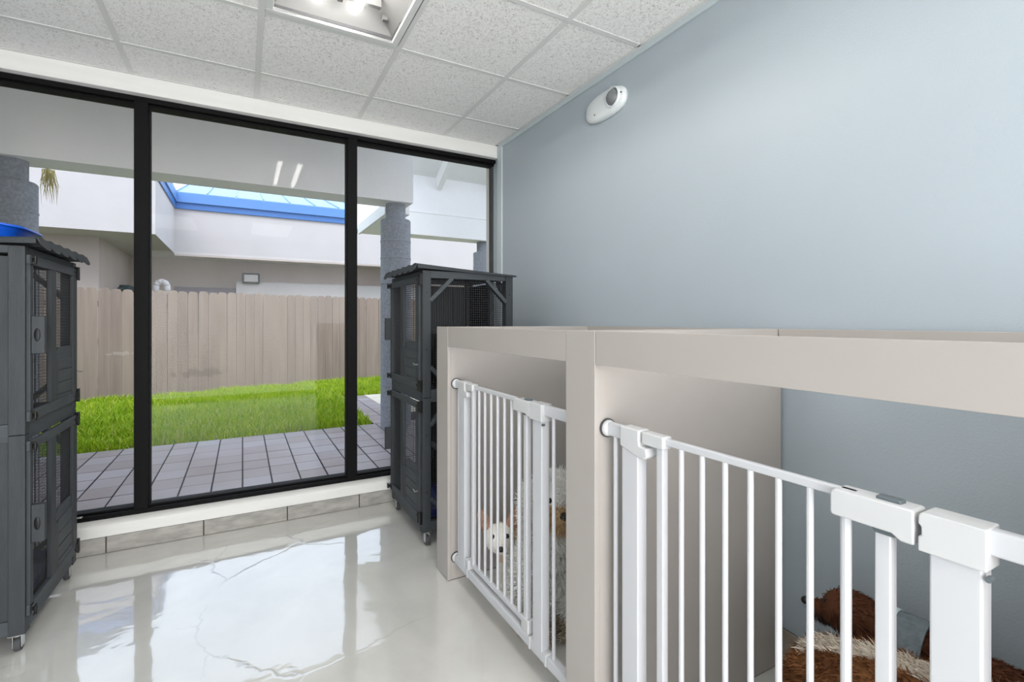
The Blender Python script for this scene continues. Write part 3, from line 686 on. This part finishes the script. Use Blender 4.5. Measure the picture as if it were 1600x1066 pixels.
# tuft of dried palm hanging at the left beam
fr = thing('dried_frond', 'dry yellow palm frond hanging from the roof edge at the left', 'palm frond', (-1.58, 6.05, 2.64))
fm = MB()
for q in range(46):
    a = random.uniform(0, 2*PI); rr = random.uniform(0, .05); ln = random.uniform(.12, .34)
    p = Vector((rr*math.cos(a), .5*rr*math.sin(a), .03)); e_ = p+Vector((random.uniform(-.05, .05), random.uniform(-.03, .03), -ln)); m_ = (p+e_)/2+Vector((random.uniform(-.02, .02), 0, .01))
    fm.rod(p, m_, .004, .003, n=4).rod(m_, e_, .003, .0006, n=4)
fm.build('leaflets', 'frond', fr, kind='stuff')
MB().rod((0, -.07, .05), (0, .02, .02), .012, .008).build('stem', 'frond', fr)

# ---------------------------------------------------------------- outdoors: neighbouring building
nbd = thing('neighbouring_building', 'white and beige stucco building with blue roof edge beyond the fence', 'building', (0, 0, 0))
ZE = 2.90
XA, YA, YBk = -1.44, 11.3, 14.25
box('upper_wall', 'stucco', -14, XA, YA, 17, ZE, 4.02, nbd); box('upper_wall', 'stucco', XA, 16, YBk, 17, ZE, 3.99, nbd)
box('roof_fascia', 'fascia', XA+.002, XA+.06, YA-.06, YBk, 4.14, 4.36, nbd); box('roof_fascia', 'fascia', XA+.06, 16, YBk-.10, YBk, 4.14, 4.36, nbd)
box('roof_fascia', 'fascia', -14, XA+.06, YA-.06, YA, 4.14, 4.36, nbd)
box('roof_gutter', 'fascia_d', XA+.002, XA+.03, YA-.03, YBk, 3.99, 4.14, nbd); box('roof_gutter', 'fascia_d', XA+.03, 16, YBk-.05, YBk, 3.99, 4.14, nbd)
box('roof_gutter', 'fascia_d', -14, XA+.03, YA-.03, YA, 4.02, 4.14, nbd)
for q in range(22):
    x = XA+.06+q*.62
    MB().prism([(YBk-.10, 4.36), (YBk-.10, 4.385), (17, 4.385+2.85*.30), (17, 4.36+2.85*.30)], 'x', x+.004, x+.616).prism([(YBk-.10, 4.385), (YBk-.10, 4.42), (17, 4.42+2.85*.30), (17, 4.385+2.85*.30)], 'x', x-.012, x+.012).build('roof_panel', 'roofblue', nbd)
for q in range(6):
    yq = YA+q*.5; 
MB().prism([(XA+.06, 4.36), (XA+.06, 4.385), (XA-3, 4.385+.9), (XA-3, 4.36+.9)], 'y', YA-.06, 17).build('roof_panel', 'roofblue', nbd)
box('lower_wall', 'stucco_pink', -14, -2.46, 12.25, 17, -.06, ZE, nbd); box('lower_wall', 'stucco_pink', -2.46, 16, 15.4, 17, -.06, ZE, nbd)
box('low_white_wall', 'stucco', -.15, 16, 15.05, 15.4, -.06, 2.33, nbd)
wn_ = MB().box(-1.56, -.16, 15.34, 15.4, .9, 2.16).build('window_frame', 'dark_window', nbd); box('window_glass', 'dark_window', -1.5, -.22, 15.33, 15.34, .96, 2.10, wn_)
box('soffit_trim', 'stucco_pink', XA, 16, YBk+.0, YBk+.25, ZE-.05, ZE, nbd)
wl = thing('security_light', 'square wall light with dark rim and white face above the fence', 'wall light', (.20, 15.05, 2.42))
box('rim', 'rubber', -.21, .21, -.12, -.004, -.14, .14, wl, .02); box('face', 'stucco', -.165, .165, -.135, -.12, -.095, .095, wl, .01)
vp = thing('vent_pipe', 'pale gooseneck vent pipe showing above the fence right of the left mullion', 'pipe', (-1.54, 13.0, -.19))
pts = [(-.1, 2.06), (-.1, 2.22), (-.07, 2.29), (0, 2.32), (.07, 2.29), (.1, 2.22), (.1, 2.08)]
v_ = MB().rod((-.1, 0, 0), (-.1, 0, 2.06), .05)
for (a, za), (b_, zb_) in zip(pts[:-1], pts[1:]): v_.rod((a, 0, za), (b_, 0, zb_), .055, n=12).sphere((b_, 0, zb_), .055)
v_.build('pipe', 'stucco', vp, smooth=True); MB().rod((.1, 0, 2.02), (.1, 0, 2.10), .07, n=14).build('cowl', 'stucco_pink', vp)
hx = thing('hose_box', 'dark green box with a short pipe just above the fence left of the mullion', 'box', (-2.455, 14.3, 1.97), PI/2)
box('case', 'greenbox', -.3, .3, -.20, -.005, -.14, .12, hx, .03); MB().rod((-.3, -.1, .0), (-.9, -.1, -.01), .035).build('pipe', 'greenbox', hx)

# ---------------------------------------------------------------- dogs
def capsule(m, a, b, r0, r1):
    a, b = Vector(a), Vector(b); n_ = max(2, int((b-a).length/(min(r0, r1)*.45)))
    for i in range(n_+1):
        t_ = i/n_; m.sphere(a.lerp(b, t_), r0+(r1-r0)*t_, 10, 7)
def dog(name, label, loc, heading, prims, colour, fur, voxel=.007, eyes=(), nose=None, scale=1.0):
    """prims in dog space (x forward, y left, z up); fur=(count, length, width, curl, droop)"""
    root = thing(name, label, 'dog', loc, heading)
    root.scale = scale if hasattr(scale, '__len__') else (scale,)*3
    m = MB()
    for p in prims:
        if p[0] == 'e': m.sphere(p[1], p[2], 16, 12, Euler(p[3]).to_matrix() if len(p) > 3 else None)
        else: capsule(m, *p[1:])
    o = m.build('body', 'coat', None)
    rm = o.modifiers.new('r', 'REMESH'); rm.mode = 'VOXEL'; rm.voxel_size = voxel
    sm = o.modifiers.new('s', 'SMOOTH'); sm.iterations = 6; sm.factor = .5
    dg = bpy.context.evaluated_depsgraph_get(); me = bpy.data.meshes.new_from_object(o.evaluated_get(dg), depsgraph=dg)
    bpy.data.objects.remove(o)
    nv = len(me.vertices); co = np.empty(nv*3, np.float32); me.vertices.foreach_get('co', co); co = co.reshape(-1, 3)
    cl_ = np.array([colour(*c) for c in co], np.float32)
    ca = me.color_attributes.new('coat', 'FLOAT_COLOR', 'POINT'); ca.data.foreach_set('color', np.c_[cl_, np.ones(nv)].astype(np.float32).reshape(-1))
    if not me.materials: me.materials.append(M['coat'])
    body = link('body', me, root, smooth=True)
    # coat of fine tufts
    me.calc_loop_triangles(); nt_ = len(me.loop_triangles); tv = np.empty(nt_*3, np.int32); me.loop_triangles.foreach_get('vertices', tv); tv = tv.reshape(-1, 3)
    A, B, D = co[tv[:, 0]], co[tv[:, 1]], co[tv[:, 2]]; cr = np.cross(B-A, D-A); ar = np.linalg.norm(cr, axis=1); nr = cr/np.maximum(ar, 1e-12)[:, None]
    N_, Lh, Wh, curl, droop = fur
    pk_ = RNG.choice(nt_, N_, p=ar/ar.sum()); u = RNG.uniform(0, 1, (N_, 2)); fl_ = u.sum(1) > 1; u[fl_] = 1-u[fl_]
    P0 = A[pk_]+(B-A)[pk_]*u[:, :1]+(D-A)[pk_]*u[:, 1:]; Nn = nr[pk_]; Cc = cl_[tv[pk_, 0]]*RNG.uniform(.82, 1.12, (N_, 1))
    rnd = RNG.normal(0, 1, (N_, 3)); flow = np.array([-.7, 0, -.6])*droop
    d1 = Nn*.7+flow+rnd*.22*curl; d1 /= np.linalg.norm(d1, axis=1)[:, None]
    d2 = Nn*.25+flow*1.4+rnd*.5*curl+RNG.normal(0, .35*curl, (N_, 3)); d2 /= np.linalg.norm(d2, axis=1)[:, None]
    face = np.array([1.0 if any((p-np.array(q)).dot(p-np.array(q)) < (.035)**2 for q in eyes) else 0 for p in P0])
    L = Lh*RNG.uniform(.6, 1.25, N_)*(1-.75*face); side = np.cross(d1, rnd); side /= np.maximum(np.linalg.norm(side, axis=1), 1e-6)[:, None]
    Q = P0+d1*(L*.55)[:, None]; T_ = Q+d2*(L*.55)[:, None]
    Vv = np.stack([P0-side*Wh-Nn*.002, P0+side*Wh-Nn*.002, Q+side*Wh*.8, Q-side*Wh*.8, T_], 1)
    bulk('fur', Vv, [(0, 1, 2, 3)], [(3, 2, 4)], np.minimum(Cc, 1), 'coat', root)
    for q in eyes: MB().sphere(q, .0085 if nose is None else nose[2]*.65, 12, 8).build('eye', 'eye', root, smooth=True)
    if nose: MB().sphere(nose[0], nose[1], 12, 8).build('nose', 'nose', root, smooth=True)
    return root

# small cream dog with upright ears, head turned to the viewer
HP = Vector((.13, 0, .245)); HR = Euler((0, math.radians(-16), math.radians(32))).to_matrix()
def hd_(q): return tuple(HP + HR @ (Vector(q)-HP))
EARS = [Vector(hd_((.140, sy*.056, .322))) for sy in (-1, 1)]
def col_small(x, y_, z):
    p = Vector((x, y_, z))
    for e_ in EARS:
        if (p-e_).length < .040: return lin(176, 138, 120)
    if x < .08 and z > .12: return lin(232, 204, 174)
    return lin(250, 244, 234)
def he(c, r, rot=(0, 0, 0)): return ('e', hd_(c), r, (HR @ Euler(rot).to_matrix()).to_euler())
ps = [('e', (-.08, 0, .17), (.085, .058, .066)), ('e', (.0, 0, .165), (.075, .056, .07)), ('e', (-.13, 0, .165), (.055, .055, .062)),
      ('c', (.04, 0, .20), (.13, 0, .245), .045, .040), he((.155, 0, .258), (.056, .052, .052)), he((.205, 0, .238), (.038, .026, .022), (0, .25, 0)), ('c', hd_((.20, 0, .238)), hd_((.234, 0, .228)), .023, .015),
      he((.140, .056, .318), (.012, .026, .048), (-.42, 0, .2)), he((.140, -.056, .318), (.012, .026, .048), (.42, 0, -.2))]
for sy in (-1, 1):
    ps += [('c', (.04, sy*.034, .15), (.045, sy*.034, .075), .024, .014), ('c', (.045, sy*.034, .075), (.04, sy*.034, .012), .014, .012), ('e', (.055, sy*.034, .010), (.022, .014, .010)),
           ('c', (-.14, sy*.036, .155), (-.11, sy*.042, .095), .036, .022), ('c', (-.11, sy*.042, .095), (-.155, sy*.042, .065), .019, .013), ('c', (-.155, sy*.042, .065), (-.145, sy*.042, .012), .012, .011), ('e', (-.13, sy*.042, .010), (.022, .014, .010))]
ps += [('c', (-.17, 0, .19), (-.205, .0, .24), .013, .010), ('c', (-.205, 0, .24), (-.20, 0, .28), .010, .006)]
dog('dog', 'small cream dog with upright dark ears looking out through the far gate', (1.125, 2.015, .0), math.atan2(-.56, -.83), ps, col_small, (9000, .011, .0012, .5, .9), .0055, scale=1.15,
    eyes=(hd_((.198, .027, .268)), hd_((.198, -.027, .268))), nose=(hd_((.250, 0, .231)), (.011, .013, .010), .014))
# fluffy white dog sitting tall
def col_fluffy(x, y_, z):
    W_ = lin(253, 250, 244); Mz = lin(204, 172, 132); Dk = lin(196, 182, 160)
    if x > .150 and .415 < z < .505 and abs(y_) < .06: return Mz
    if z < .09: return Dk
    return W_
pf = [('e', (-.06, 0, .15), (.14, .135, .13)), ('e', (.0, 0, .27), (.12, .115, .17)), ('e', (.05, 0, .36), (.10, .10, .11)), ('c', (.03, 0, .40), (.08, 0, .48), .085, .08),
      ('e', (.09, 0, .505), (.095, .092, .085)), ('e', (.165, 0, .468), (.062, .050, .046)), ('e', (.05, .098, .475), (.040, .026, .085), (.15, 0, 0)), ('e', (.05, -.098, .475), (.040, .026, .085), (-.15, 0, 0))]
for sy in (-1, 1):
    pf += [('c', (.07, sy*.06, .30), (.085, sy*.062, .14), .055, .043), ('c', (.085, sy*.062, .14), (.085, sy*.064, .04), .043, .038), ('e', (.105, sy*.064, .030), (.050, .038, .030)),
           ('e', (-.05, sy*.09, .12), (.11, .06, .11)), ('e', (.02, sy*.10, .035), (.065, .04, .034))]
pf += [('c', (-.14, -.04, .12), (-.16, -.10, .20), .045, .045)]
dog('dog', 'fluffy white dog with a tan muzzle sitting behind the far gate beside the partition', (1.112, 1.690, 0), math.atan2(-.90, -.30), pf, col_fluffy, (26000, .036, .0021, 1.5, .6), .009, scale=(.95, 1.0, 1.11),
    eyes=((.168, .040, .520), (.168, -.040, .520)), nose=((.226, 0, .482), (.016, .018, .014), .015))
# two brown dogs in the near bay
def col_red(x, y_, z):
    if x > .27 and z < .40: return lin(60, 44, 38)
    return lin(92, 54, 34)
pr_ = [('e', (-.08, 0, .33), (.17, .105, .115)), ('e', (.06, 0, .34), (.13, .10, .12)), ('e', (-.20, 0, .31), (.11, .10, .11)), ('c', (.12, 0, .37), (.22, 0, .42), .075, .062),
       ('e', (.25, 0, .425), (.075, .066, .062)), ('e', (.32, 0, .395), (.055, .034, .030)), ('e', (.22, .070, .40), (.030, .016, .058)), ('e', (.22, -.070, .40), (.030, .016, .058))]
for sy in (-1, 1):
    pr_ += [('c', (.09, sy*.06, .30), (.09, sy*.06, .15), .048, .030), ('c', (.09, sy*.06, .15), (.085, sy*.06, .025), .028, .024), ('e', (.105, sy*.06, .020), (.040, .027, .020)),
            ('c', (-.22, sy*.065, .29), (-.17, sy*.07, .19), .065, .042), ('c', (-.17, sy*.07, .19), (-.25, sy*.07, .13), .036, .026), ('c', (-.25, sy*.07, .13), (-.23, sy*.07, .025), .024, .022), ('e', (-.21, sy*.07, .020), (.040, .027, .020))]
pr_ += [('c', (-.28, 0, .34), (-.32, .02, .28), .026, .022), ('c', (-.32, .02, .28), (-.31, .03, .20), .022, .015)]
d3 = dog('dog', 'reddish brown dog in a grey harness standing against the blue wall in the near bay', (1.595, .54, 0), math.radians(97), pr_, col_red, (16000, .020, .0016, .7, .8), .008, scale=.95,
    eyes=((.300, .034, .445), (.300, -.034, .445)), nose=((.376, 0, .402), (.014, .016, .012), .013))
hs = MB()
def band(x, zc, ry, rz, hw):
    n_ = 28; vs = []
    for dxx, k_ in ((-hw, 1), (hw, 1), (hw, 1.06), (-hw, 1.06)):
        for i in range(n_): t_ = 2*PI*i/n_; vs.append((x+dxx, ry*k_*math.cos(t_), zc+rz*k_*math.sin(t_)))
    fs = []
    for r_ in range(4):
        for i in range(n_): fs.append((r_*n_+i, r_*n_+(i+1) % n_, ((r_+1) % 4)*n_+(i+1) % n_, ((r_+1) % 4)*n_+i))
    return vs, fs
hs.add(*band(.10, .345, .112, .128, .045)); hn = hs.build('harness', 'harness', d3, smooth=False)
hs = MB(); hs.add(*band(.135, .345, .114, .131, .008)); hs.build('pale_band', 'harness_trim', hn)  # narrow pale band round the harness
def col_brown(x, y_, z):
    if abs(y_) < .030 and z > .40 and x < .20: return lin(226, 214, 198)
    if x > .30 and z < .44: return lin(224, 212, 198)
    n_ = .5+.5*math.sin(x*40+z*30)*math.sin(y_*45+z*25)
    return tuple(a*(1-n_)+b_*n_ for a, b_ in zip(lin(112, 70, 42), lin(150, 100, 62)))
d4 = dog('dog', 'curly brown and white dog standing in front of the harnessed dog in the near bay', (1.375, .50, 0), math.radians(-74), [(p[0], *([(q[0]*.92, q[1]*1.0, q[2]*1.06) if i == 0 or (p[0] == 'c' and i == 1) else q for i, q in enumerate(p[1:])])) for p in pr_], col_brown, (24000, .026, .0018, 1.4, .7), .008,
    eyes=((.278, .036, .470), (.278, -.036, .470)), nose=((.346, 0, .428), (.014, .016, .012), .013))
